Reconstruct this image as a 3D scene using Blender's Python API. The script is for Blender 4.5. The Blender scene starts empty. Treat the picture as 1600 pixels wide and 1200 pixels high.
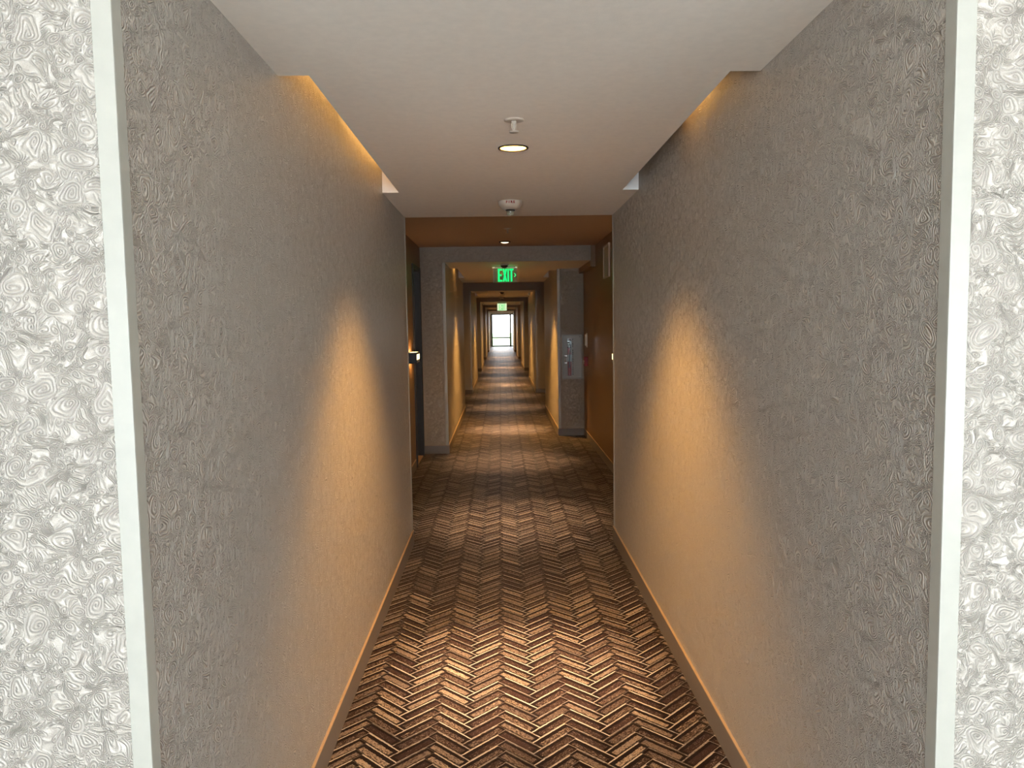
import bpy, bmesh, math, random
from mathutils import Vector, Matrix
random.seed(7)
C = bpy.context.scene.collection
SC = bpy.context.scene
PI = math.pi

# ------------------------------------------------------------------ camera
H = 1.65
YAW, PITCH, ROLL, FPX = 0.0144, 0.0784, -0.0153, 1191.3
cam = bpy.data.cameras.new('camera'); co = bpy.data.objects.new('camera', cam); C.objects.link(co)
fw = Vector((math.sin(YAW)*math.cos(PITCH), math.cos(YAW)*math.cos(PITCH), -math.sin(PITCH)))
r0 = Vector((math.cos(YAW), -math.sin(YAW), 0)); u0 = r0.cross(fw)
rr = r0*math.cos(ROLL) + u0*math.sin(ROLL); uu = -r0*math.sin(ROLL) + u0*math.cos(ROLL)
m3 = Matrix((rr, uu, -fw)).transposed()
co.matrix_world = Matrix.Translation((0, 0, H)) @ m3.to_4x4()
cam.sensor_fit = 'HORIZONTAL'; cam.sensor_width = 36; cam.lens = FPX*36/1600
cam.clip_start = 0.05; cam.clip_end = 500
SC.camera = co

# ------------------------------------------------------------------ world, exposure, big lights
SC.view_settings.view_transform = 'Standard'
SC.view_settings.look = 'None'
SC.view_settings.gamma = 1
SC.view_settings.use_curve_mapping = False
SC.view_settings.exposure = 0.2
W = bpy.data.worlds.new('sky'); SC.world = W; W.use_nodes = True
bg = W.node_tree.nodes['Background']; bg.inputs[0].default_value = (0.86, 0.94, 1, 1); bg.inputs[1].default_value = 11.0

WARM = (1.0, 0.525, 0.14)
def lamp(name, kind, loc, energy, color, rot=(0, 0, 0), **kw):
    l = bpy.data.lights.new(name, kind); l.energy = energy; l.color = color
    for k, v in kw.items(): setattr(l, k, v)
    o = bpy.data.objects.new(name, l); C.objects.link(o); o.location = loc; o.rotation_euler = rot
    return o
# daylight entering the lobby behind the camera through its window
lamp('lobby_daylight', 'AREA', (0.15, -2.25, 1.25), 97, (0.64, 0.81, 1.0), (PI/2, 0, 0), shape='RECTANGLE', size=5.2, size_y=1.7)
YE = 56.5
DOWN_W, RAISED_W, STRIP_W = 285, 100, 0.62

# ------------------------------------------------------------------ node helpers
class NT:
    def __init__(s, name):
        s.m = bpy.data.materials.new(name); s.m.use_nodes = True
        s.t = s.m.node_tree; s.b = s.t.nodes['Principled BSDF']
    def n(s, typ, **kw):
        x = s.t.nodes.new(typ)
        for k, v in kw.items(): setattr(x, k, v)
        return x
    def put(s, sock, v):
        if isinstance(v, bpy.types.NodeSocket): s.t.links.new(v, sock)
        else: sock.default_value = v
    def m_(s, op, a, b=0.0, c=0.0, clamp=False):
        x = s.n('ShaderNodeMath', operation=op); x.use_clamp = clamp
        s.put(x.inputs[0], a); s.put(x.inputs[1], b); s.put(x.inputs[2], c)
        return x.outputs[0]
    def add(s, a, b): return s.m_('ADD', a, b)
    def sub(s, a, b): return s.m_('SUBTRACT', a, b)
    def mul(s, a, b): return s.m_('MULTIPLY', a, b)
    def vec(s, x, y, z=0.0):
        v = s.n('ShaderNodeCombineXYZ'); s.put(v.inputs[0], x); s.put(v.inputs[1], y); s.put(v.inputs[2], z); return v.outputs[0]
    def pos(s):
        g = s.n('ShaderNodeNewGeometry'); x = s.n('ShaderNodeSeparateXYZ'); s.t.links.new(g.outputs['Position'], x.inputs[0]); return x.outputs
    def sep(s, v):
        x = s.n('ShaderNodeSeparateXYZ'); s.t.links.new(v, x.inputs[0]); return x.outputs
    def noise(s, vec, scale, detail=2.0, rough=0.5, dist=0.0, out='Fac', dim='3D'):
        x = s.n('ShaderNodeTexNoise', noise_dimensions=dim); s.put(x.inputs['Vector'], vec)
        x.inputs['Scale'].default_value = scale; x.inputs['Detail'].default_value = detail
        x.inputs['Roughness'].default_value = rough; x.inputs['Distortion'].default_value = dist
        return x.outputs[out]
    def ramp(s, v, a, b, lo=0.0, hi=1.0, smooth=True):
        x = s.n('ShaderNodeMapRange', interpolation_type='SMOOTHSTEP' if smooth else 'LINEAR')
        s.put(x.inputs[0], v); s.put(x.inputs[1], a); s.put(x.inputs[2], b); s.put(x.inputs[3], lo); s.put(x.inputs[4], hi)
        return x.outputs[0]
    def mix(s, f, a, b, rgb=True, blend='MIX'):
        x = s.n('ShaderNodeMix', data_type='RGBA' if rgb else 'FLOAT')
        if rgb: x.blend_type = blend; i = (0, 6, 7); o = 2
        else: i = (0, 2, 3); o = 0
        s.put(x.inputs[i[0]], f)
        for k, v in ((i[1], a), (i[2], b)):
            if rgb and isinstance(v, tuple) and len(v) == 3: v = v + (1,)
            s.put(x.inputs[k], v)
        return x.outputs[o]
    def bump(s, h, dist, strength=1.0):
        x = s.n('ShaderNodeBump'); x.inputs['Strength'].default_value = strength; x.inputs['Distance'].default_value = dist
        s.t.links.new(h, x.inputs['Height']); s.t.links.new(x.outputs[0], s.b.inputs['Normal'])

def plain(name, col, rough=0.5, metal=0.0, grain=0.0, emit=None, es=0.0, spec=0.5):
    k = NT(name); b = k.b
    b.inputs['Roughness'].default_value = rough; b.inputs['Metallic'].default_value = metal
    b.inputs['Specular IOR Level'].default_value = spec
    p = k.n('ShaderNodeTexCoord').outputs['Object']
    f = k.noise(p, 35, 3)
    c = k.mix(f, tuple(x*0.93 for x in col), tuple(min(1, x*1.07) for x in col))
    k.t.links.new(c, b.inputs['Base Color'])
    if grain: k.bump(k.noise(p, 260, 2), grain)
    if emit: b.inputs['Emission Color'].default_value = emit + (1,); b.inputs['Emission Strength'].default_value = es
    return k.m

# embossed scroll wallpaper -------------------------------------------------
def wallpaper():
    k = NT('embossed_scroll_wallpaper'); X, Y, Z = k.pos()
    u = k.add(X, Y); P = k.vec(u, Z)
    # warp
    wn = k.noise(P, 16, 1, out='Color', dim='2D'); ws = k.sep(wn)
    u2 = k.add(u, k.mul(k.sub(ws[0], .5), .045)); v2 = k.add(Z, k.mul(k.sub(ws[1], .5), .045))
    def swirl(scale, a, b, pitch, r0_, r1_):
        q = k.vec(k.add(a, 0), k.add(b, 0))
        vo = k.n('ShaderNodeTexVoronoi', voronoi_dimensions='2D'); k.put(vo.inputs['Vector'], q); vo.inputs['Scale'].default_value = scale
        vo.inputs['Randomness'].default_value = .85
        ps = k.sep(vo.outputs['Position']); cs = k.sep(vo.outputs['Color'])
        dx = k.sub(a, ps[0]); dy = k.sub(b, ps[1])
        dy = k.mul(dy, k.add(.85, k.mul(cs[1], .35)))
        r = k.m_('SQRT', k.add(k.mul(dx, dx), k.mul(dy, dy)))
        ang = k.m_('ARCTAN2', dy, dx)
        sg = k.m_('SIGN', k.sub(cs[0], .5))
        ph = k.add(k.mul(r, 2*PI/pitch), k.mul(ang, sg))
        s_ = k.m_('SINE', ph)
        rad = k.add(r0_, k.mul(cs[2], r1_))
        msk = k.ramp(r, k.mul(rad, .8), rad, 1, 0)
        return s_, msk, r, rad
    s1, m1, ra, rad1 = swirl(12.5, u2, v2, .0070, .016, .016)
    s2, m2, rb, rad2 = swirl(27, k.add(u2, .37), k.add(v2, .11), .0055, .009, .008)
    s3, m3_, rc_, rad3 = swirl(48, k.add(u2, .71), k.add(v2, .53), .0045, .006, .004)
    # leaf / stem flow lines: contours of a smooth field, bundled
    n1 = k.noise(k.vec(u2, v2), 13, 0.6, dist=.5, dim='2D')
    l1 = k.m_('SINE', k.mul(n1, 135))
    n2 = k.noise(k.vec(k.add(u2, 5), v2), 34, 1.0, dist=.7, dim='2D')
    l2 = k.m_('SINE', k.mul(n2, 58))
    lm = k.ramp(k.noise(P, 18, 1, dim='2D'), .42, .58)
    fl = k.mix(lm, l1, l2, rgb=False)
    h = k.mix(m3_, fl, s3, rgb=False)
    h = k.mix(m2, h, s2, rgb=False)
    h = k.mix(m1, h, s1, rgb=False)
    # raised rim lines around the large scrolls
    rim = k.ramp(k.m_('ABSOLUTE', k.sub(ra, rad1)), 0.0, .003, 1, 0)
    h = k.add(k.mul(h, .5), k.mul(rim, .45))
    fine = k.noise(P, 420, 1, dim='2D')
    hh = k.add(h, k.mul(fine, .35))
    # paler ridges, darker grooves: glints and relief shading put into the base colour
    c = k.mix(k.ramp(k.add(h, k.mul(k.sub(fine, .5), 1.3)), -.75, .85), (.435, .385, .32), (.575, .52, .445))
    blot = k.noise(P, 5, 2, dim='2D')
    c = k.mix(k.mul(blot, .22), c, (.44, .36, .28))
    k.t.links.new(c, k.b.inputs['Base Color'])
    k.b.inputs['Roughness'].default_value = .44
    k.b.inputs['Metallic'].default_value = .12
    k.b.inputs['Specular IOR Level'].default_value = .6
    k.bump(hh, .0026, 1.0)
    return k.m

# herringbone carpet ------------------------------------------------------------
def carpet():
    k = NT('herringbone_carpet'); X, Y, Z = k.pos()
    Wd, n = .0545, 3.6
    q = k.noise(k.vec(X, Y), 60, 2, out='Color', dim='2D'); qs = k.sep(q)
    wob = k.mul(k.sub(qs[0], .5), .004)
    x = k.add(k.add(X, .14), wob); y = k.add(k.add(Y, 40.0), k.mul(k.sub(qs[1], .5), .004))
    a = k.mul(k.add(x, y), 1/(math.sqrt(2)*Wd)); b = k.mul(k.sub(y, x), 1/(math.sqrt(2)*Wd))
    s = k.sub(a, b)
    m = k.m_('FLOOR', k.mul(k.add(s, 1), 1/(2*n))); mn = k.mul(m, n)
    i = k.m_('FLOOR', k.add(b, mn))
    uh = k.sub(k.sub(a, i), mn); vh = k.sub(k.add(b, mn), i)
    inh = k.mul(k.m_('GREATER_THAN', uh, 0), k.m_('LESS_THAN', uh, n))
    mv = k.m_('FLOOR', k.mul(k.sub(s, n-1), 1/(2*n))); mvn = k.mul(mv, n)
    iv = k.m_('FLOOR', k.sub(k.sub(a, n), mvn))
    vv = k.sub(k.sub(k.sub(a, n), mvn), iv); uv = k.sub(k.add(k.sub(b, 1-n), mvn), iv)
    U = k.mix(inh, uv, uh, rgb=False)                      # 0..n along the plank
    V = k.mix(inh, k.sub(1, vv), k.sub(1, vh), rgb=False)            # 0..1 across it
    idv = k.vec(k.mix(inh, k.add(iv, .5), i, rgb=False), k.mix(inh, mv, m, rgb=False), k.mul(inh, 7.3))
    wn = k.n('ShaderNodeTexWhiteNoise', noise_dimensions='3D'); k.t.links.new(idv, wn.inputs[0]); rnd = wn.outputs[0]
    rc = k.sep(wn.outputs[1])
    # masks
    streak0 = k.noise(k.vec(k.mul(U, 1.1), 0, k.mul(rnd, 60)), 3, 1)
    dv = k.m_('MINIMUM', V, k.sub(1, V)); du = k.m_('MINIMUM', U, k.sub(n, U))
    line = k.ramp(V, .085, .13, 1, 0)                         # pale joint line along one long edge
    line = k.mul(line, k.ramp(V, .0, .03))
    line = k.mul(line, k.ramp(k.add(k.mul(rc[0], .7), k.mul(streak0, .6)), .30, .75, .22, 1))
    line = k.m_('MAXIMUM', line, k.mul(k.ramp(V, .945, .975), k.ramp(rc[2], .25, .9, .15, .8)))
    rag = k.mul(k.sub(k.noise(k.vec(k.mul(U, 1), V, k.mul(rnd, 17)), 7, 2, .6), .5), .22)
    dk0 = k.add(k.add(.34, k.mul(rc[0], .12)), rag); dk1 = k.add(k.add(.84, k.mul(rc[1], .08)), rag)
    fill = k.mul(k.mul(k.ramp(V, dk0, k.add(dk0, .05)), k.ramp(V, dk1, k.add(dk1, .04), 1, 0)), k.ramp(du, .20, .27))
    st = k.vec(k.mul(U, 2.2), k.mul(V, 13), k.mul(rnd, 60))
    streak = k.noise(st, 1.6, 3, .65)
    speck = k.noise(k.vec(U, k.mul(V, 2.5), k.mul(rnd, 31)), 9, 2, .6)
    thr = k.add(.40, k.mul(rc[2], .17))
    mott = k.ramp(k.add(k.mul(streak, .6), k.mul(speck, .4)), thr, k.add(thr, .10))
    pale = k.mix(rnd, (.12, .085, .070), (.43, .34, .265))
    tex = k.mix(mott, (.036, .019, .016), pale)
    dark = (.012, .006, .005)
    c = k.mix(fill, dark, tex)
    c = k.mix(k.mul(line, .9), c, (.64, .57, .52))
    big = k.noise(k.vec(X, Y), 1.3, 2, dim='2D')
    c = k.mix(1.0, c, k.mix(big, (.72, .70, .70), (1, 1, 1)), blend='MULTIPLY')
    k.t.links.new(c, k.b.inputs['Base Color'])
    k.b.inputs['Roughness'].default_value = .42
    k.t.links.new(k.add(.04, k.mul(k.m_('MAXIMUM', k.mul(fill, mott), line), .6)), k.b.inputs['Specular IOR Level'])
    k.b.inputs['Sheen Weight'].default_value = .03
    pile = k.noise(k.vec(X, Y), 700, 1, dim='2D')
    k.bump(k.add(k.mul(pile, .5), k.mul(k.add(fill, line), .35)), .002, .7)
    return k.m

def glassy(name, tint=(1, 1, 1), haze=0.0):
    k = NT(name); t = k.t; t.nodes.remove(k.b)
    tr = k.n('ShaderNodeBsdfTransparent'); tr.inputs[0].default_value = tint + (1,)
    gl = k.n('ShaderNodeBsdfGlossy'); gl.inputs['Roughness'].default_value = .03
    mx = k.n('ShaderNodeMixShader'); mx.inputs[0].default_value = .07
    t.links.new(tr.outputs[0], mx.inputs[1]); t.links.new(gl.outputs[0], mx.inputs[2])
    sh = mx.outputs[0]
    if haze:
        df = k.n('ShaderNodeBsdfDiffuse'); df.inputs[0].default_value = (.75, .74, .6, 1)
        m2 = k.n('ShaderNodeMixShader'); m2.inputs[0].default_value = haze
        t.links.new(sh, m2.inputs[1]); t.links.new(df.outputs[0], m2.inputs[2]); sh = m2.outputs[0]
    t.links.new(sh, t.nodes['Material Output'].inputs[0])
    return k.m
def wood(name, c1, c2, rough=.4):
    k = NT(name); X, Y, Z = k.pos()
    f = k.noise(k.vec(k.mul(X, 30), k.mul(Y, 30), k.mul(Z, 1.6)), 2.2, 4, .6)
    k.t.links.new(k.mix(f, c1, c2), k.b.inputs['Base Color']); k.b.inputs['Roughness'].default_value = rough
    return k.m

PAPER = wallpaper(); CARPET = carpet()
CEIL = plain('white_ceiling_paint', (.80, .72, .61), .75, grain=.0004)
BAYC = plain('tan_bay_ceiling_paint', (.46, .30, .20), .7, grain=.0004)
COVE = plain('white_cove_paint', (.8, .77, .72), .7)
BROWN = plain('brown_wall_paint', (.21, .112, .038), .42, grain=.0006)
GUARD = plain('ivory_vinyl_guard', (.42, .40, .335), .35)
BASE = plain('taupe_rubber_base', (.20, .165, .135), .45)
BASETOP = plain('lit_tan_base_edge', (.42, .30, .19), .5)  # tan top edge; the light it catches is put into its colour
DARKW = wood('dark_door_wood', (.022, .014, .009), (.045, .028, .018))
FRAME = plain('dark_bronze_metal', (.035, .03, .025), .45, .3)
WHITE = plain('white_plastic', (.78, .76, .72), .4)
CREAM = plain('cream_plastic', (.50, .42, .33), .5)
CHROME = plain('chrome', (.75, .75, .74), .15, 1.0)
RED = plain('red_enamel', (.30, .012, .012), .35)
REDINK = plain('dark_red_ink', (.25, .02, .015), .6)
BLACK = plain('black_plastic', (.015, .014, .013), .4)
GREYM = plain('grey_enamel_steel', (.40, .405, .38), .45, .1)
GOLD = plain('gold_reflector', (.85, .60, .18), .5, .1)
LENS = plain('lamp_lens', (1, .9, .6), .4, emit=(1.0, .82, .34), es=1.0)
SCLIT = plain('lit_diffuser', (1, .95, .7), .5, emit=(1.0, .80, .38), es=2.6)
GREEN = plain('green_sign_light', (.02, .5, .15), .5, emit=(0.0, .95, .20), es=1.0)
GREEN2 = plain('pale_green_sign_light', (.2, .5, .25), .5, emit=(.12, .55, .2), es=1.0)
SIGNW = plain('white_backlit_sign', (.7, .75, .65), .5, emit=(.66, .84, .52), es=.9)
GLASS = glassy('clear_glass'); ACRYL = glassy('clear_acrylic', (.80, .84, .72), .22)
RAIL = plain('lit_led_rail', (.8, .8, .7), .4, emit=(.95, .9, .62), es=.75)
BAYLENS = plain('bay_lamp_lens', (1, .9, .7), .4, emit=(1.0, .84, .58), es=1.8)
CONC = plain('pale_concrete', (.6, .6, .57), .8, grain=.001)
GRASS = plain('grass', (.16, .25, .09), .9, grain=.01)
TAN = plain('tan_threshold', (.42, .26, .15), .4)

# ------------------------------------------------------------------ mesh helpers
def obj(name, bm, mats, parent=None, loc=None):
    bmesh.ops.recalc_face_normals(bm, faces=bm.faces)
    me = bpy.data.meshes.new(name); bm.to_mesh(me); bm.free()
    for mt in (mats if isinstance(mats, (list, tuple)) else [mats]): me.materials.append(mt)
    o = bpy.data.objects.new(name, me); C.objects.link(o)
    if parent is not None: o.parent = parent
    if loc is not None: o.location = loc
    return o
def tag(o, label=None, cat=None, group=None, kind=None):
    if label: o['label'] = label
    if cat: o['category'] = cat
    if group: o['group'] = group
    if kind: o['kind'] = kind
    return o
def thing(name, loc, label, cat, group=None, rz=0):
    o = bpy.data.objects.new(name, None); C.objects.link(o); o.location = loc; o.rotation_euler = (0, 0, rz)
    o.empty_display_size = .05
    return tag(o, label, cat, group)
def box(bm, x0, x1, y0, y1, z0, z1, bev=0.0, mi=0):
    g = bmesh.ops.create_cube(bm, size=1.0); vs = g['verts']
    for v in vs:
        v.co = Vector((x0+(v.co.x+.5)*(x1-x0), y0+(v.co.y+.5)*(y1-y0), z0+(v.co.z+.5)*(z1-z0)))
    fs = set(f for v in vs for f in v.link_faces)
    for f in fs: f.material_index = mi
    if bev:
        es = list(set(e for v in vs for e in v.link_edges))
        bmesh.ops.bevel(bm, geom=es, offset=bev, segments=2, profile=.5, affect='EDGES')
def bx(*a, **k):
    bm = bmesh.new(); box(bm, *a, **k); return bm
def lathe(prof, seg=32, cx=0, cy=0, cap=True, mi=0, bm=None):
    bm = bm or bmesh.new(); rings = []
    for r, z in prof:
        rings.append([bm.verts.new((cx+max(r, 1e-5)*math.cos(2*PI*i/seg), cy+max(r, 1e-5)*math.sin(2*PI*i/seg), z)) for i in range(seg)])
    for A, B in zip(rings, rings[1:]):
        for i in range(seg):
            j = (i+1) % seg
            f = bm.faces.new((A[i], A[j], B[j], B[i])); f.smooth = True; f.material_index = mi
    if cap:
        for R in (rings[0], rings[-1]): f = bm.faces.new(R); f.material_index = mi
    return bm
def tube(bm, pts, r, seg=10):
    pts = [Vector(p) for p in pts]; rings = []
    for i, p in enumerate(pts):
        d = (pts[min(i+1, len(pts)-1)]-pts[max(i-1, 0)]).normalized()
        a = d.orthogonal().normalized() if i == 0 else (a - d*a.dot(d)).normalized()
        b = d.cross(a)
        rings.append([bm.verts.new(p + a*r*math.cos(2*PI*k/seg) + b*r*math.sin(2*PI*k/seg)) for k in range(seg)])
    for A, B in zip(rings, rings[1:]):
        for k in range(seg):
            f = bm.faces.new((A[k], A[(k+1) % seg], B[(k+1) % seg], B[k])); f.smooth = True
    bm.faces.new(rings[0]); bm.faces.new(rings[-1])
def struct(name, bm, m, parent=None, label=None):
    o = obj(name, bm, m, parent)
    if parent is None: o['kind'] = 'structure'
    return o
def text_mesh(s, size, depth, name, mat, parent, M, bold=0.0, sx=1.0):
    cu = bpy.data.curves.new(name, 'FONT'); cu.body = s; cu.size = size; cu.extrude = depth; cu.offset = bold
    cu.align_x = 'CENTER'; cu.align_y = 'CENTER'; cu.resolution_u = 3
    t = bpy.data.objects.new('tmp', cu); C.objects.link(t)
    dg = bpy.context.evaluated_depsgraph_get(); me = bpy.data.meshes.new_from_object(t.evaluated_get(dg))
    bpy.data.objects.remove(t); bpy.data.curves.remove(cu)
    me.transform(M @ Matrix.Diagonal((sx, 1, 1, 1))); me.materials.clear(); me.materials.append(mat); me.name = name
    o = bpy.data.objects.new(name, me); C.objects.link(o); o.parent = parent
    return o

# ------------------------------------------------------------------ dimensions
XL, XR = -0.6864, 0.8406          # faces of the narrow passages
AL, AR = -1.0, 1.22               # faces of the wider door bays
ZC, ZR = 2.44, 2.63               # passage ceiling, bay ceiling
SW = 0.097                        # cove slot width
SEG = [(1.42, 5.68), (9.74, 14.45), (18.1, 22.7), (26.9, 31.6), (36.0, 40.8), (45.6, 50.4)]
Y2R = 11.14
BH = .11
tn = [0]
def trim_name():
    tn[0] += 1; return 'trim_%d' % tn[0]

# floor
struct('floor', bx(-3.6, 3.8, -2.6, YE+.25, -.12, 0), CARPET)
# wallpapered blocks that narrow the passage
bn = [0]
def baseboard(side, x0, x1, y0, y1):
    bm = bmesh.new(); t = .009
    box(bm, x0, x1, y0, y1, 0, BH-.006, mi=0)
    if x1-x0 < y1-y0: box(bm, x0-.001*(side == 'right'), x1+.001*(side == 'left'), y0-.001, y1+.001, BH-.006, BH, mi=1)
    else: box(bm, x0, x1, y0-.001, y1, BH-.006, BH, mi=1)
    struct('baseboard_'+side, bm, [BASE, BASETOP])
def guard(x, y, sx, sy):
    # L-shaped corner guard: flange along x (facing -y or +y) and flange along y
    bm = bmesh.new(); w = .034; t = .0028
    xa, xb = sorted((x - sx*t*-1, x - sx*w)) if False else sorted((x+sx*t, x-sx*w))
    ya, yb = sorted((y+sy*t, y))
    box(bm, xa, xb, ya, yb, BH, ZC, bev=.0008)
    xa, xb = sorted((x+sx*t, x)); ya, yb = sorted((y, y-sy*w))
    box(bm, xa, xb, ya, yb, BH, ZC, bev=.0008)
    struct(trim_name(), bm, GUARD)
for k, (s, e) in enumerate(SEG):
    # left block
    struct('wall_left', bx(-3.4 if k == 0 else -1.3, XL, s, e, 0, 2.9), PAPER)
    sr = Y2R if k == 1 else s
    if k == 1:
        # right block with the niche for the extinguisher cabinet
        bm = bmesh.new(); nx0, nx1, nz0, nz1 = .912, 1.182, .845, 1.472; x1 = 1.5; d = .2
        box(bm, XR, nx0, sr, sr+d, 0, 2.9); box(bm, nx1, x1, sr, sr+d, 0, 2.9)
        box(bm, nx0, nx1, sr, sr+d, 0, nz0); box(bm, nx0, nx1, sr, sr+d, nz1, 2.9)
        box(bm, XR, x1, sr+d, e, 0, 2.9)
        struct('wall_right', bm, PAPER)
    else:
        struct('wall_right', bx(XR, 3.6 if k == 0 else 1.5, s, e, 0, 2.9), PAPER)
    t = .009
    baseboard('left', XL, XL+t, s-t, e); baseboard('right', XR-t, XR, sr-t, e)
    baseboard('left', (-3.4 if k == 0 else AL), XL, s-t, s)
    baseboard('right', XR, (3.6 if k == 0 else AR), sr-t, sr)
    guard(XL, s, 1, -1); guard(XR, sr, -1, -1); guard(XL, e, 1, 1); guard(XR, e, -1, 1)

# bays between the blocks
BAYS = [(SEG[i][1], SEG[i+1][0]) for i in range(len(SEG)-1)] + [(SEG[-1][1], YE)]
for k, (a, b) in enumerate(BAYS):
    br = Y2R if k == 0 else b
    if k == 0:
        d0, d1 = 8.80, 9.62
        struct('wall_left', bx(-1.3, AL, a, d0, 0, 2.9), BROWN)
        struct('wall_left', bx(-1.3, AL, d0, d1, 2.35, 2.9), BROWN)
        struct('wall_left', bx(-1.3, AL, d1, b, 0, 2.9), BROWN)
        baseboard('left', AL, AL+.009, a, d0-.07)
    elif k == len(BAYS)-1:
        struct('wall_left', bx(-1.3, AL, a, b, 0, 2.9), PAPER)
    else:
        struct('wall_left', bx(-1.3, AL, a, b, 0, 2.9), BROWN); baseboard('left', AL, AL+.009, a, b-.01)
    struct('wall_right', bx(AR, 1.5, a, br, 0, 2.9), BROWN if k < len(BAYS)-1 else CEIL)
    baseboard('right', AR-.009, AR, a, br-.01)
    struct('ceiling', bx(AL, AR, a+.02, b, ZR, ZR+.2), BAYC)
# lintel soffit over the right side between bay and block
struct(trim_name(), bx(1.155, AR, SEG[1][0]-.015, Y2R, 2.365, ZR), BROWN)
# wallpapered headers where the ceiling steps down
for k, (s, e) in enumerate(SEG):
    if k == 0:
        struct('wall_front', bx(XL, XR, s, s+.02, ZC, 2.9), PAPER)
    elif k == 1:
        struct('wall_front', bx(AL, 1.155, s-.015, s, ZC, ZR), PAPER)
        struct(trim_name(), bx(1.150, 1.158, s-.019, s-.0151, ZC-.002, ZR), GUARD)
    else:
        struct('wall_front', bx(AL, AR, s-.015, s, ZC, ZR), PAPER)

# passage ceilings with cove slots and a hole for the downlight ------------------
def ceil_panel(s, e, slots_l, slots_r, hole, xr=XR):
    bm = bmesh.new(); z = ZC; zt = ZC+.2
    def quad(pts, mi=0):
        f = bm.faces.new([bm.verts.new(p) for p in pts]); f.material_index = mi; return f
    def rect(x0, x1, y0, y1, zz=z, mi=0):
        if x1-x0 > 1e-5 and y1-y0 > 1e-5: quad([(x0, y0, zz), (x1, y0, zz), (x1, y1, zz), (x0, y1, zz)], mi)
    hx, hy, hr = hole; q = .12; xa, xb = XL+SW, XR-SW
    rect(xa, xb, s, hy-q); rect(xa, xb, hy+q, e); rect(xa, hx-q, hy-q, hy+q); rect(hx+q, xb, hy-q, hy+q)
    n = 40; ci = []; sq = []
    for i in range(n):
        a = 2*PI*(i+.5)/n; c_, s_ = math.cos(a), math.sin(a); mm = max(abs(c_), abs(s_))
        ci.append(bm.verts.new((hx+hr*c_, hy+hr*s_, z))); sq.append(bm.verts.new((hx+q*c_/mm, hy+q*s_/mm, z)))
    for i in range(n):
        j = (i+1) % n; bm.faces.new((ci[i], ci[j], sq[j], sq[i]))
    for i in (n//8-1, 3*n//8-1, 5*n//8-1, 7*n//8-1):   # corner fillers
        p, r = sq[i].co, sq[(i+1) % n].co
        cx = hx+math.copysign(q, p.x-hx); cy = hy+math.copysign(q, p.y-hy)
        bm.faces.new((sq[i], sq[(i+1) % n], bm.verts.new((cx, cy, z))))
    for side, (x0, x1), (a, b) in (('l', (XL, XL+SW), slots_l), ('r', (XR-SW, XR), slots_r)):
        rect(x0, x1, s, a); rect(x0, x1, b, e)
        rect(x0, x1, a, b, zt, 1)
        xi = x1 if side == 'l' else x0
        quad([(xi, a, z), (xi, b, z), (xi, b, zt), (xi, a, zt)], 1)
        quad([(x0, a, z), (x1, a, z), (x1, a, zt), (x0, a, zt)], 1)
        quad([(x0, b, z), (x1, b, z), (x1, b, zt), (x0, b, zt)], 1)
    if xr > XR: rect(XR, xr, s, Y2R)
    quad([(XL-.3, e, z), (XR+.3, e, z), (XR+.3, e, ZR+.02), (XL-.3, e, ZR+.02)])
    rect(XL-.25, XR+.25, s, e, zt+.02)      # slab top keeps the void dark
    struct('ceiling', bm, [CEIL, COVE])

def downlight(x, y, z, label, group='recessed ceiling downlights'):
    t = thing('recessed_downlight', (x, y, z), label, 'ceiling light', group)
    obj('trim_ring', lathe([(.0575, .001), (.0575, -.003), (.062, -.0055), (.0685, -.004), (.0685, .001)], 40, cap=False), FRAME, t)
    obj('reflector', lathe([(.0575, 0), (.052, .04), (.040, .085)], 32, cap=False), GOLD, t)
    obj('lens', lathe([(.040, .085), (.02, .083), (.0005, .083)], 32, cap=False), LENS, t)
    return t
DX = .072
LOW = [3.50, 11.9, 20.75, 29.0, 38.1, 47.7]
for k, (s, e) in enumerate(SEG):
    sl = (s+1.06, s+3.20); srr = sl if k != 1 else (11.45, 13.1)
    ceil_panel(s, e, sl, srr, (DX, LOW[k], .0675), 1.155 if k == 1 else XR)
where = ['in the nearest passage ceiling, before the fire alarm', 'in the second passage ceiling behind the exit sign',
         'in the third passage ceiling', 'in the fourth passage ceiling behind the far exit sign',
         'in the fifth passage ceiling', 'in the last passage ceiling near the end door']
for k, y in enumerate(LOW):
    downlight(DX, y, ZC, 'round recessed downlight with dark ring '+where[k], 'passage downlights')
    lamp('passage_lamp', 'SPOT', (DX, y, ZC+.055), DOWN_W*(1 if k == 0 else 1.35), WARM, spot_size=math.radians(106), spot_blend=1, shadow_soft_size=.014)
    lamp('passage_lamp', 'SPOT', (DX, y, ZC+.055), DOWN_W*3.0, (1, .66, .36), spot_size=math.radians(35), spot_blend=1, shadow_soft_size=.014)
RY = [9.18, 17.55, 26.3, 35.4, 45.0, 54.5, 6.3, 15.1, 23.3, 32.2, 41.4, 51.0]
rl = ['just before the first step in the ceiling', 'in the second raised bay ceiling', 'in the third raised bay ceiling',
      'in the fourth raised bay ceiling', 'in the fifth raised bay ceiling', 'in the raised ceiling by the end door'] + ['tucked behind the ceiling step at the end of the %s passage' % q for q in ('nearest', 'second', 'third', 'fourth', 'fifth', 'last')]
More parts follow.
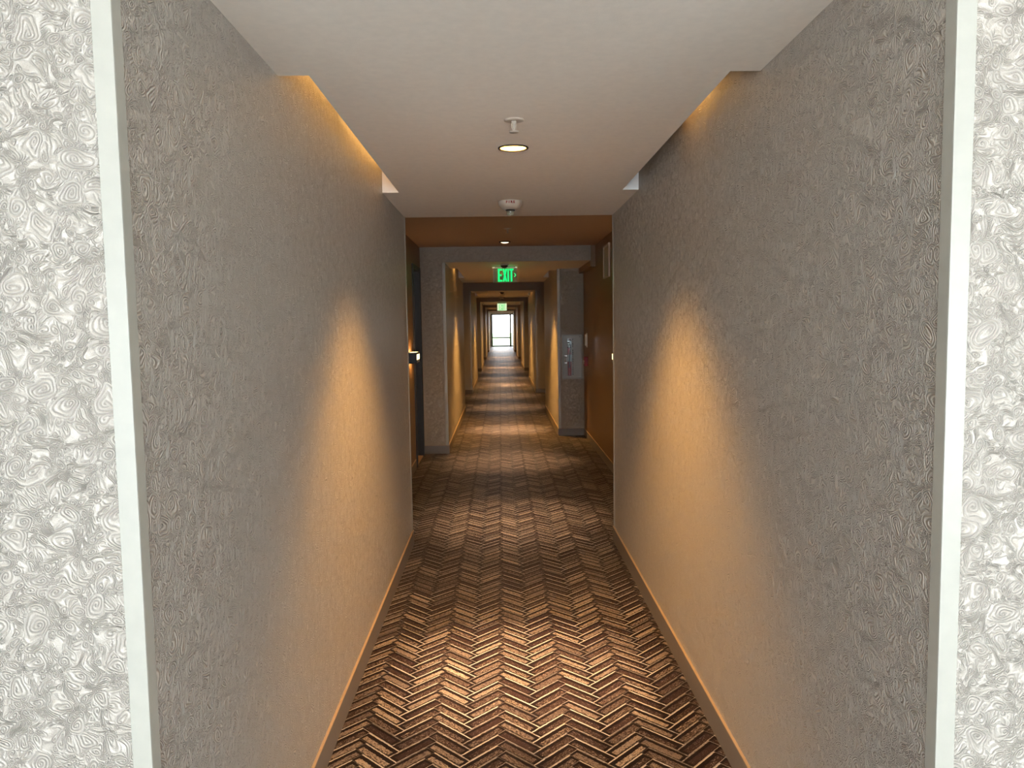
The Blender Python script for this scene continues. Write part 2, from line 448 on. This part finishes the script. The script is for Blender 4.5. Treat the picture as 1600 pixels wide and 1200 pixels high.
for k, y in enumerate(RY):
    t = thing('surface_downlight', (DX, y, ZR), 'small round bay downlight '+rl[k], 'ceiling light', 'bay downlights')
    obj('trim_ring', lathe([(.050, 0), (.052, -.006), (.060, -.012), (.068, -.010), (.070, 0)], 36, cap=False), FRAME, t)
    obj('lens', lathe([(.0005, -.020), (.03, -.018), (.0495, -.009)], 32, cap=False), BAYLENS, t)
    lamp('bay_lamp', 'SPOT', (DX, y, ZR-.023), RAISED_W*4.5, (1, .65, .34), spot_size=math.radians(46), spot_blend=1, shadow_soft_size=.03)
    lamp('bay_lamp', 'SPOT', (DX, y, ZR-.02), RAISED_W, WARM, spot_size=math.radians(96), spot_blend=1, shadow_soft_size=.03)
    lamp('bay_lamp', 'SPOT', (DX, y, ZR-.025), RAISED_W*.22, WARM, spot_size=math.radians(150), spot_blend=1, shadow_soft_size=.03)

# lamps lying in the cove slots (only some work)
def cove(side, y, ln, w, label):
    x = XL+.03 if side == 'l' else XR-.03
    t = thing('cove_strip_light', (x, y, ZC+.18), label, 'strip light', 'cove strip lights')
    obj('housing', bx(-.02, .02, -ln/2, ln/2, 0, .02, bev=.002), WHITE, t)
    lamp('cove_lamp', 'AREA', (x, y, ZC+.172), w, WARM, shape='RECTANGLE', size=.03, size_y=ln)
cove('l', 2.95, .75, STRIP_W*.75, 'short warm strip lamp at the near end of the nearest left ceiling slot')
cove('l', 4.0, 1.1, STRIP_W*1.3, 'long warm strip lamp at the far end of the nearest left ceiling slot')
cove('r', 3.25, .4, STRIP_W*.5, 'short warm strip lamp up in the nearest right ceiling slot')
cove('l', 11.7, .3, STRIP_W*1.6, 'warm strip lamp in the left ceiling slot beside the near exit sign')
cove('r', 20.2, .4, STRIP_W*2, 'warm strip lamp in the right ceiling slot of the third passage')
cove('l', 28.6, .4, STRIP_W*1, 'warm strip lamp in the left ceiling slot beside the far exit sign')

# ------------------------------------------------------------------ lobby behind the camera
struct('wall_left', bx(-3.6, -3.4, -2.4, 1.42, 0, 2.9), PAPER)
struct('wall_right', bx(3.6, 3.8, -2.4, 1.42, 0, 2.9), PAPER)
struct('ceiling', bx(-3.6, 3.8, -2.6, 1.6, 2.9, 3.0), CEIL)
wb = bmesh.new()
box(wb, -3.6, -2.1, -2.6, -2.4, 0, 2.9); box(wb, 3.3, 3.8, -2.6, -2.4, 0, 2.9); box(wb, -2.1, 3.3, -2.6, -2.4, 0, .35); box(wb, -2.1, 3.3, -2.6, -2.4, 2.2, 2.9)
struct('wall_back', wb, PAPER)
wi = bmesh.new()
for x in (-2.1, -.75, .6, 1.95, 3.25): box(wi, x, x+.05, -2.54, -2.48, .4, 2.15)
box(wi, -2.1, 3.3, -2.54, -2.48, .35, .4); box(wi, -2.1, 3.3, -2.54, -2.48, 2.15, 2.2)
w1 = struct('window_1', wi, FRAME)
obj('pane', bx(-2.1, 3.3, -2.515, -2.505, .4, 2.15), GLASS, w1)

# ------------------------------------------------------------------ left bay door
def hotel_door(name, xf, y0, y1, z1, side, lab=None):
    """flush door leaf set back from face xf of a bay wall; side -1 left wall, +1 right wall"""
    s = side
    bm = bmesh.new(); fwid = .05
    def bb(a, b, *r):
        a, b = sorted((a, b)); box(bm, a, b, *r, bev=.003)
    bb(xf-s*.016, xf+s*.12, y0-fwid, y0, 0, z1+fwid); bb(xf-s*.016, xf+s*.12, y1, y1+fwid, 0, z1+fwid); bb(xf-s*.016, xf+s*.12, y0, y1, z1, z1+fwid)
    fr = struct(name, bm, FRAME)
    a, b = sorted((xf+s*.075, xf+s*.115))
    obj('door_leaf', bx(a, b, y0+.004, y1-.004, .012, z1-.004, bev=.002), DARKW, fr)
    hb = bmesh.new(); xh = xf+s*.075
    tube(hb, [(xh, y0+.08, 1.0), (xh-s*.05, y0+.08, 1.0), (xh-s*.055, y0+.10, 1.0), (xh-s*.055, y0+.20, 1.0)], .009)
    a, b = sorted((xh, xh-s*.008)); box(hb, a, b, y0+.045, y0+.115, .93, 1.12, bev=.002)
    obj('door_handle', hb, CHROME, fr)
    a, b = sorted((xf-s*.002, xf+s*.12)); obj('threshold', bx(a, b, y0, y1, 0, .010, bev=.002), TAN, fr)
    return fr
hotel_door('door_1', AL, 8.85, 9.57, 2.31, -1)

# right bay door (mostly hidden behind the near right wall): flush, in front of wall
def surf_door(name, xf, y0, y1, z1):
    bm = bmesh.new()
    for a in ((y0-.05, y0, 0, z1+.05), (y1, y1+.05, 0, z1+.05), (y0, y1, z1, z1+.05)): box(bm, xf-.02, xf, *a, bev=.003)
    fr = struct(name, bm, FRAME); obj('door_leaf', bx(xf-.012, xf, y0, y1, .01, z1, bev=.001), DARKW, fr)
    hb = bmesh.new(); tube(hb, [(xf-.012, y0+.08, 1.0), (xf-.062, y0+.08, 1.0), (xf-.066, y0+.10, 1.0), (xf-.066, y0+.20, 1.0)], .009)
    obj('door_handle', hb, CHROME, fr)
surf_door('door_2', AR, 6.1, 7.05, 2.31)

# room-number sconces
def sconce(x, y0, y1, z0, z1, s, label):
    t = thing('wall_sconce', (x, (y0+y1)/2, (z0+z1)/2), label, 'wall light')
    hl = (y1-y0)/2; hz = (z1-z0)/2; d = .088
    def bb(a, b, *r, **k):
        a, b = sorted((a, b)); return bx(a, b, *r, **k)
    bm = bmesh.new()
    def add(a, b, *r):
        a, b = sorted((a, b)); box(bm, a, b, *r, bev=.001)
    add(s*(d-.006), s*d, -hl, hl, -hz, hz); add(0, s*(d-.006), -hl, -hl+.006, -hz, hz); add(0, s*(d-.006), hl-.006, hl, -hz, hz)
    obj('housing', bm, BLACK, t)
    obj('diffuser', bb(s*.004, s*(d-.008), -hl+.008, hl-.008, hz-.012, hz-.002), SCLIT, t)
    obj('diffuser', bb(s*.004, s*(d-.008), -hl+.008, hl-.008, -hz+.002, -hz+.012), SCLIT, t)
    obj('lit_window', bb(s*d, s*(d+.003), -hl*.8, hl*.8, -hz*.35, hz*.62, bev=.001), SCLIT, t)
    obj('number_plate', bb(s*d, s*(d+.002), -hl*.8, hl*.8, -hz*.85, -hz*.45), GREYM, t)
    for sg in (1, -1):
        lamp('sconce_lamp', 'AREA', (x+s*.045, (y0+y1)/2, (z0+z1)/2+sg*(hz+.004)), .9, (1, .55, .22), (0 if sg < 0 else PI, 0, 0), shape='RECTANGLE', size=.05, size_y=hl*1.5)
    return t
sconce(AL, 8.28, 8.60, 1.238, 1.358, 1, 'small black box sconce glowing warm beside the dark left door')
sconce(AR, 7.42, 7.74, 1.238, 1.358, -1, 'black box sconce almost hidden behind the near right wall corner')

# ------------------------------------------------------------------ ceiling devices
def sprinkler(x, y, z, label):
    t = thing('sprinkler_head', (x, y, z), label, 'sprinkler', 'ceiling sprinklers')
    obj('flange', lathe([(.0005, -.004), (.016, -.006), (.030, -.006), (.039, -.003), (.040, 0)], 32, cap=False), CREAM, t)
    bm = bmesh.new(); lathe([(.010, -.004), (.010, -.012), (.006, -.014), (.006, -.018), (.003, -.020), (.003, -.040), (.005, -.044)], 16, bm=bm)
    tube(bm, [(-.007, 0, -.012), (-.008, 0, -.026), (-.004, 0, -.044)], .0018, 6); tube(bm, [(.007, 0, -.012), (.008, 0, -.026), (.004, 0, -.044)], .0018, 6)
    obj('frame', bm, CREAM, t)
    bm = bmesh.new(); lathe([(.0005, -.044), (.018, -.0445), (.019, -.047), (.0005, -.0475)], 20, cap=False, bm=bm)
    obj('deflector', bm, CREAM, t)
sprinkler(.067, 3.03, ZC, 'white pendant sprinkler just in front of the nearest downlight')
sprinkler(.092, 7.94, ZR, 'small sprinkler on the raised bay ceiling behind the fire alarm')

def horn_strobe(x, y, z, label):
    t = thing('fire_horn_strobe', (x, y, z), label, 'fire alarm', 'ceiling fire alarms')
    obj('housing', lathe([(.079, 0), (.079, -.010), (.076, -.022), (.062, -.040), (.046, -.052), (.030, -.054), (.0005, -.054)], 40, cap=False), CREAM, t)
    obj('strobe_base', lathe([(.031, -.053), (.031, -.060), (.024, -.062)], 24), FRAME, t)
    obj('strobe_lens', lathe([(.023, -.061), (.023, -.080), (.016, -.088), (.0005, -.090)], 24, cap=False), ACRYL, t)
    bm = bmesh.new(); tube(bm, [(-.006, -.01, -.066), (-.008, -.01, -.072), (0, -.01, -.078), (.008, -.01, -.072), (.004, -.01, -.064), (0, -.01, -.062)], .003, 8)
    tube(bm, [(0, -.01, -.078), (0, -.01, -.092)], .0035, 8)
    obj('flash_tube', bm, CHROME, t)
    # curved lettering on the rim: each glyph follows the housing
    for i, ch in enumerate('FIRE'):
        a = -PI/2 + (i-1.5)*.20
        M = Matrix.Translation((.0795*math.cos(a), .0795*math.sin(a), -.0155)) @ Matrix.Rotation(a+PI/2, 4, 'Z') @ Matrix.Rotation(PI/2-.12, 4, 'X')
        text_mesh(ch, .020, .0006, 'letter', REDINK, t, M, bold=.0012)
    return t
horn_strobe(.078, 5.00, ZC, 'white round fire alarm lettered FIRE at the end of the nearest passage')
horn_strobe(.070, 22.2, ZC, 'tiny round fire alarm at the end of the third passage ceiling')

def smoke(x, y, z, label):
    t = thing('smoke_detector', (x, y, z), label, 'smoke detector', 'ceiling smoke detectors')
    obj('base', lathe([(.058, 0), (.058, -.012), (.052, -.018)], 32), CREAM, t)
    obj('chamber', lathe([(.048, -.018), (.046, -.032), (.030, -.048), (.012, -.056), (.0005, -.056)], 32, cap=False), FRAME, t)  # dark finish: backlit shade put into the dome's colour
smoke(.068, 10.15, ZC, 'dark domed smoke detector hanging in front of the near exit sign')
smoke(.062, 18.75, ZC, 'dark domed smoke detector at the start of the third passage')

# exit signs ---------------------------------------------------------------------
def stroke(bm, p, q, w, d=.002):
    p, q = Vector(p), Vector(q); dr = (q-p).normalized(); nn = Vector((-dr.y, dr.x))*w/2
    cs = [p+nn, p-nn, q-nn, q+nn]
    A = [bm.verts.new((c.x, -d, c.y)) for c in cs]; B = [bm.verts.new((c.x, d, c.y)) for c in cs]
    bm.faces.new(A); bm.faces.new(B[::-1])
    for i in range(4): bm.faces.new((A[i], A[(i+1) % 4], B[(i+1) % 4], B[i]))
def exit_sign(x, y, z0, z1, label, wd, arrow, lit):
    t = thing('exit_sign', (x, y, z1), label, 'exit sign')
    h = z1-z0; pm = ACRYL if not lit else SIGNW
    obj('panel', bx(-wd/2, wd/2, .002, .010, -h, 0, bev=.001), pm, t)
    e = bmesh.new()
    for a in ((-wd/2-.002, -wd/2, -h-.002, 0), (wd/2, wd/2+.002, -h-.002, 0), (-wd/2, wd/2, -h-.002, -h)): box(e, a[0], a[1], .001, .011, a[2], a[3])
    obj('panel_edge', e, CREAM if not lit else SIGNW, t)
    obj('top_rail', bx(-wd/2-.012, wd/2+.006, -.004, .016, 0, .008, bev=.001), RAIL if not lit else SIGNW, t)
    obj('canopy', bx(-wd/2+.02, wd/2-.02, -.03, .05, .008, ZC-z1-.0005, bev=.003) if ZC-z1 > .02 else bx(-wd/2+.02, wd/2-.02, -.03, .05, .0015, ZC-z1-.0005), CREAM, t)
    Hh = h*.87; zb = -h+.012; zt = zb+Hh; w = .017; x0 = -.100; g = GREEN if not lit else GREEN2
    def L(segs):
        bm = bmesh.new()
        for s in segs: stroke(bm, s[0], s[1], s[2] if len(s) > 2 else w*1.25)
        o = obj('letter', bm, g, t); return o
    zm = (zb+zt)/2; v = w*.62
    xa = -.098; w = .020
    L([((xa+.011, zb), (xa+.011, zt), .022), ((xa, zt-.011), (xa+.058, zt-.011), .022), ((xa, zm), (xa+.052, zm), .022), ((xa, zb+.011), (xa+.058, zb+.011), .022)])
    L([((-.022, zb), (.017, zt), .021), ((.017, zb), (-.022, zt), .021)])
    L([((.043, zb), (.043, zt), .021)])
    L([((.088, zb), (.088, zt), .021), ((.060, zt-.011), (.116, zt-.011), .022)])
    if arrow:
        bm = bmesh.new(); stroke(bm, (.128, zm+.026), (.148, zm), .008); stroke(bm, (.148, zm), (.128, zm-.026), .008)
        obj('arrow', bm, GREEN, t)
    lamp('exit_sign_glow', 'AREA', (x, y-.03, z0+.1), .12, (.1, 1, .35), (PI/2, 0, PI), shape='RECTANGLE', size=.2, size_y=.15)
exit_sign(.080, 10.6, 2.225, 2.425, 'edge lit clear exit sign, green letters EXIT and arrow, second passage', .324, True, False)
exit_sign(.080, 28.0, 2.15, 2.395, 'distant white backlit exit sign with pale green letters, fourth passage', .335, False, True)

# ------------------------------------------------------------------ extinguisher cabinet and its extinguisher
yc = Y2R
t = thing('extinguisher_cabinet', (1.047, yc, .833), 'grey steel fire extinguisher cabinet set in the right wallpapered pier', 'cabinet')
def lx(bm, x0, x1, y0, y1, z0, z1, **k): box(bm, x0-1.047, x1-1.047, y0-yc, y1-yc, z0-.833, z1-.833, **k)
bm = bmesh.new()   # tub lining the niche
for a in ((.914, .920, yc+.001, yc+.17, .848, 1.469), (1.174, 1.180, yc+.001, yc+.17, .848, 1.469), (.920, 1.174, yc+.001, yc+.17, .848, .854), (.920, 1.174, yc+.001, yc+.17, 1.463, 1.469), (.914, 1.180, yc+.17, yc+.176, .848, 1.469)): lx(bm, *a)
obj('tub', bm, BLACK, t)
bm = bmesh.new()   # outer flange
for a in ((.900, .916, .833, 1.484), (1.178, 1.194, .833, 1.484), (.916, 1.178, .833, .847), (.916, 1.178, 1.470, 1.484)): lx(bm, a[0], a[1], yc-.008, yc, a[2], a[3], bev=.001)
obj('frame', bm, GREYM, t)
bm = bmesh.new()
for a in ((.918, .979, .849, 1.468), (1.036, 1.176, .849, 1.468), (.979, 1.036, .849, .883), (.979, 1.036, 1.428, 1.468)): lx(bm, a[0], a[1], yc-.007, yc-.001, a[2], a[3])
dr = obj('door', bm, GREYM, t)
bm = bmesh.new(); lx(bm, .979, 1.036, yc-.0045, yc-.0030, .883, 1.428); o = obj('window_pane', bm, GLASS, dr)
bm = bmesh.new()
tube(bm, [(.948-1.047, -.007, 1.075-.833), (.942-1.047, -.028, 1.085-.833), (.942-1.047, -.032, 1.12-.833), (.942-1.047, -.028, 1.155-.833), (.948-1.047, -.007, 1.17-.833)], .0065)
lx(bm, .932, .968, yc-.010, yc-.007, 1.165, 1.185, bev=.001); lx(bm, .932, .968, yc-.010, yc-.007, 1.06, 1.08, bev=.001)
obj('pull_handle', bm, CHROME, dr)
bm = bmesh.new(); lx(bm, 1.155, 1.165, yc-.010, yc-.007, 1.447, 1.457, bev=.001); obj('lock', bm, FRAME, dr)
for i, ch in enumerate('FIRE EXTINGUISHER'):
    if ch == ' ': continue
    M = Matrix.Translation((1.056-1.047, -.0078, 1.408-.833-i*.0315)) @ Matrix.Rotation(PI/2, 4, 'X')
    text_mesh(ch, .033, .0006, 'letter', BLACK, dr, M, bold=.0012)
e = thing('fire_extinguisher', (1.012, yc+.088, .854), 'red fire extinguisher with steel valve inside the grey cabinet', 'fire extinguisher')
obj('cylinder', lathe([(.0005, .002), (.052, .002), (.056, .012), (.056, .36), (.048, .40), (.026, .425), (.018, .435)], 32), RED, e)
obj('label_band', lathe([(.0565, .235), (.0568, .237), (.0568, .335), (.0565, .337)], 32, cap=False), GREYM, e)
bm = bmesh.new(); lathe([(.016, .43), (.018, .45), (.014, .49)], 16, bm=bm); box(bm, -.06, .03, -.012, .012, .49, .505, bev=.003); box(bm, -.07, .025, -.012, .012, .525, .538, bev=.003); box(bm, .008, .03, -.012, .012, .50, .535)
obj('valve', bm, CHROME, e)
bm = bmesh.new(); tube(bm, [(.014, -.01, .47), (.035, -.05, .49), (.02, -.068, .44), (.005, -.066, .36), (.0, -.064, .24), (0, -.064, .14)], .0085)
obj('hose', bm, BLACK, e)
bm = bmesh.new(); tube(bm, [(-.012, -.012, .465), (-.018, -.014, .465)], .017, 20); obj('gauge', bm, WHITE, e)

# ------------------------------------------------------------------ right bay wall devices
t = thing('access_panel', (AR, 8.645, 2.34), 'cream framed panel high on the brown right bay wall', 'panel')
bm = bmesh.new()
for a in ((-.215, -.195, -.185, .185), (.195, .215, -.185, .185), (-.195, .195, -.185, -.165), (-.195, .195, .165, .185)): box(bm, -.022, 0, *a, bev=.002)
obj('frame', bm, CREAM, t); obj('plate', bx(-.012, 0, -.195, .195, -.165, .165), CREAM, t)
t = thing('wall_strobe', (AR, 10.72, 1.41), 'slim white vertical fixture above the red pull station', 'alarm strobe')
obj('back_plate', bx(-.010, 0, -.045, .045, -.10, .10, bev=.003), WHITE, t)
obj('strobe_lens', bx(-.032, -.010, -.025, .025, -.080, .080, bev=.006), WHITE, t)
t = thing('pull_station', (AR, 10.68, 1.115), 'red fire alarm pull station on the brown right bay wall', 'pull station')
obj('housing', bx(-.05, 0, -.055, .055, -.065, .065, bev=.005), RED, t)
bm = bmesh.new(); box(bm, -.060, -.050, -.035, .035, -.012, .012, bev=.002); box(bm, -.058, -.050, -.008, .008, -.04, -.012); obj('pull_bar', bm, WHITE, t)

# ------------------------------------------------------------------ end of the corridor: glass door to the outside
x0, x1, zt = -.66, 1.10, 2.40
bm = bmesh.new()
box(bm, -1.3, x0, YE, YE+.2, 0, 2.9); box(bm, x1, 1.5, YE, YE+.2, 0, 2.9); box(bm, x0, x1, YE, YE+.2, zt, 2.9)
struct('wall_end', bm, PAPER)
bm = bmesh.new()
box(bm, x0, x0+.10, YE-.02, YE+.10, 0, zt); box(bm, x1-.06, x1, YE-.02, YE+.10, 0, zt); box(bm, .70, .82, YE-.02, YE+.10, 0, zt); box(bm, x0+.10, x1-.06, YE-.02, YE+.10, zt-.07, zt); box(bm, x0+.10, x1-.06, YE-.02, YE+.10, 0, .08)
dd = struct('door_3', bm, FRAME)
obj('pane', bx(x0+.10, .70, YE+.055, YE+.065, .08, zt-.07), GLASS, dd)
obj('pane', bx(.82, x1-.06, YE+.055, YE+.065, .08, zt-.07), GLASS, dd)
obj('push_bar', bx(x0+.10, .70, YE-.06, YE-.01, .62, .70, bev=.005), FRAME, dd)
obj('door_closer', bx(-.06, .20, YE-.04, YE+.02, zt-.16, zt-.10, bev=.005), GREYM, dd)
pr = lamp('end_door_portal', 'AREA', ((x0+x1)/2, YE+.25, 1.2), 1, (1, 1, 1), (-PI/2, 0, 0), shape='RECTANGLE', size=1.6, size_y=2.4)
pr.data.cycles.is_portal = True
# outside
struct('ground', bx(-60, 60, YE+3.0, YE+120, -.6, -.35), GRASS)
struct('ground', bx(-4, 4, YE+.2, YE+3.0, -.12, -.02), CONC)
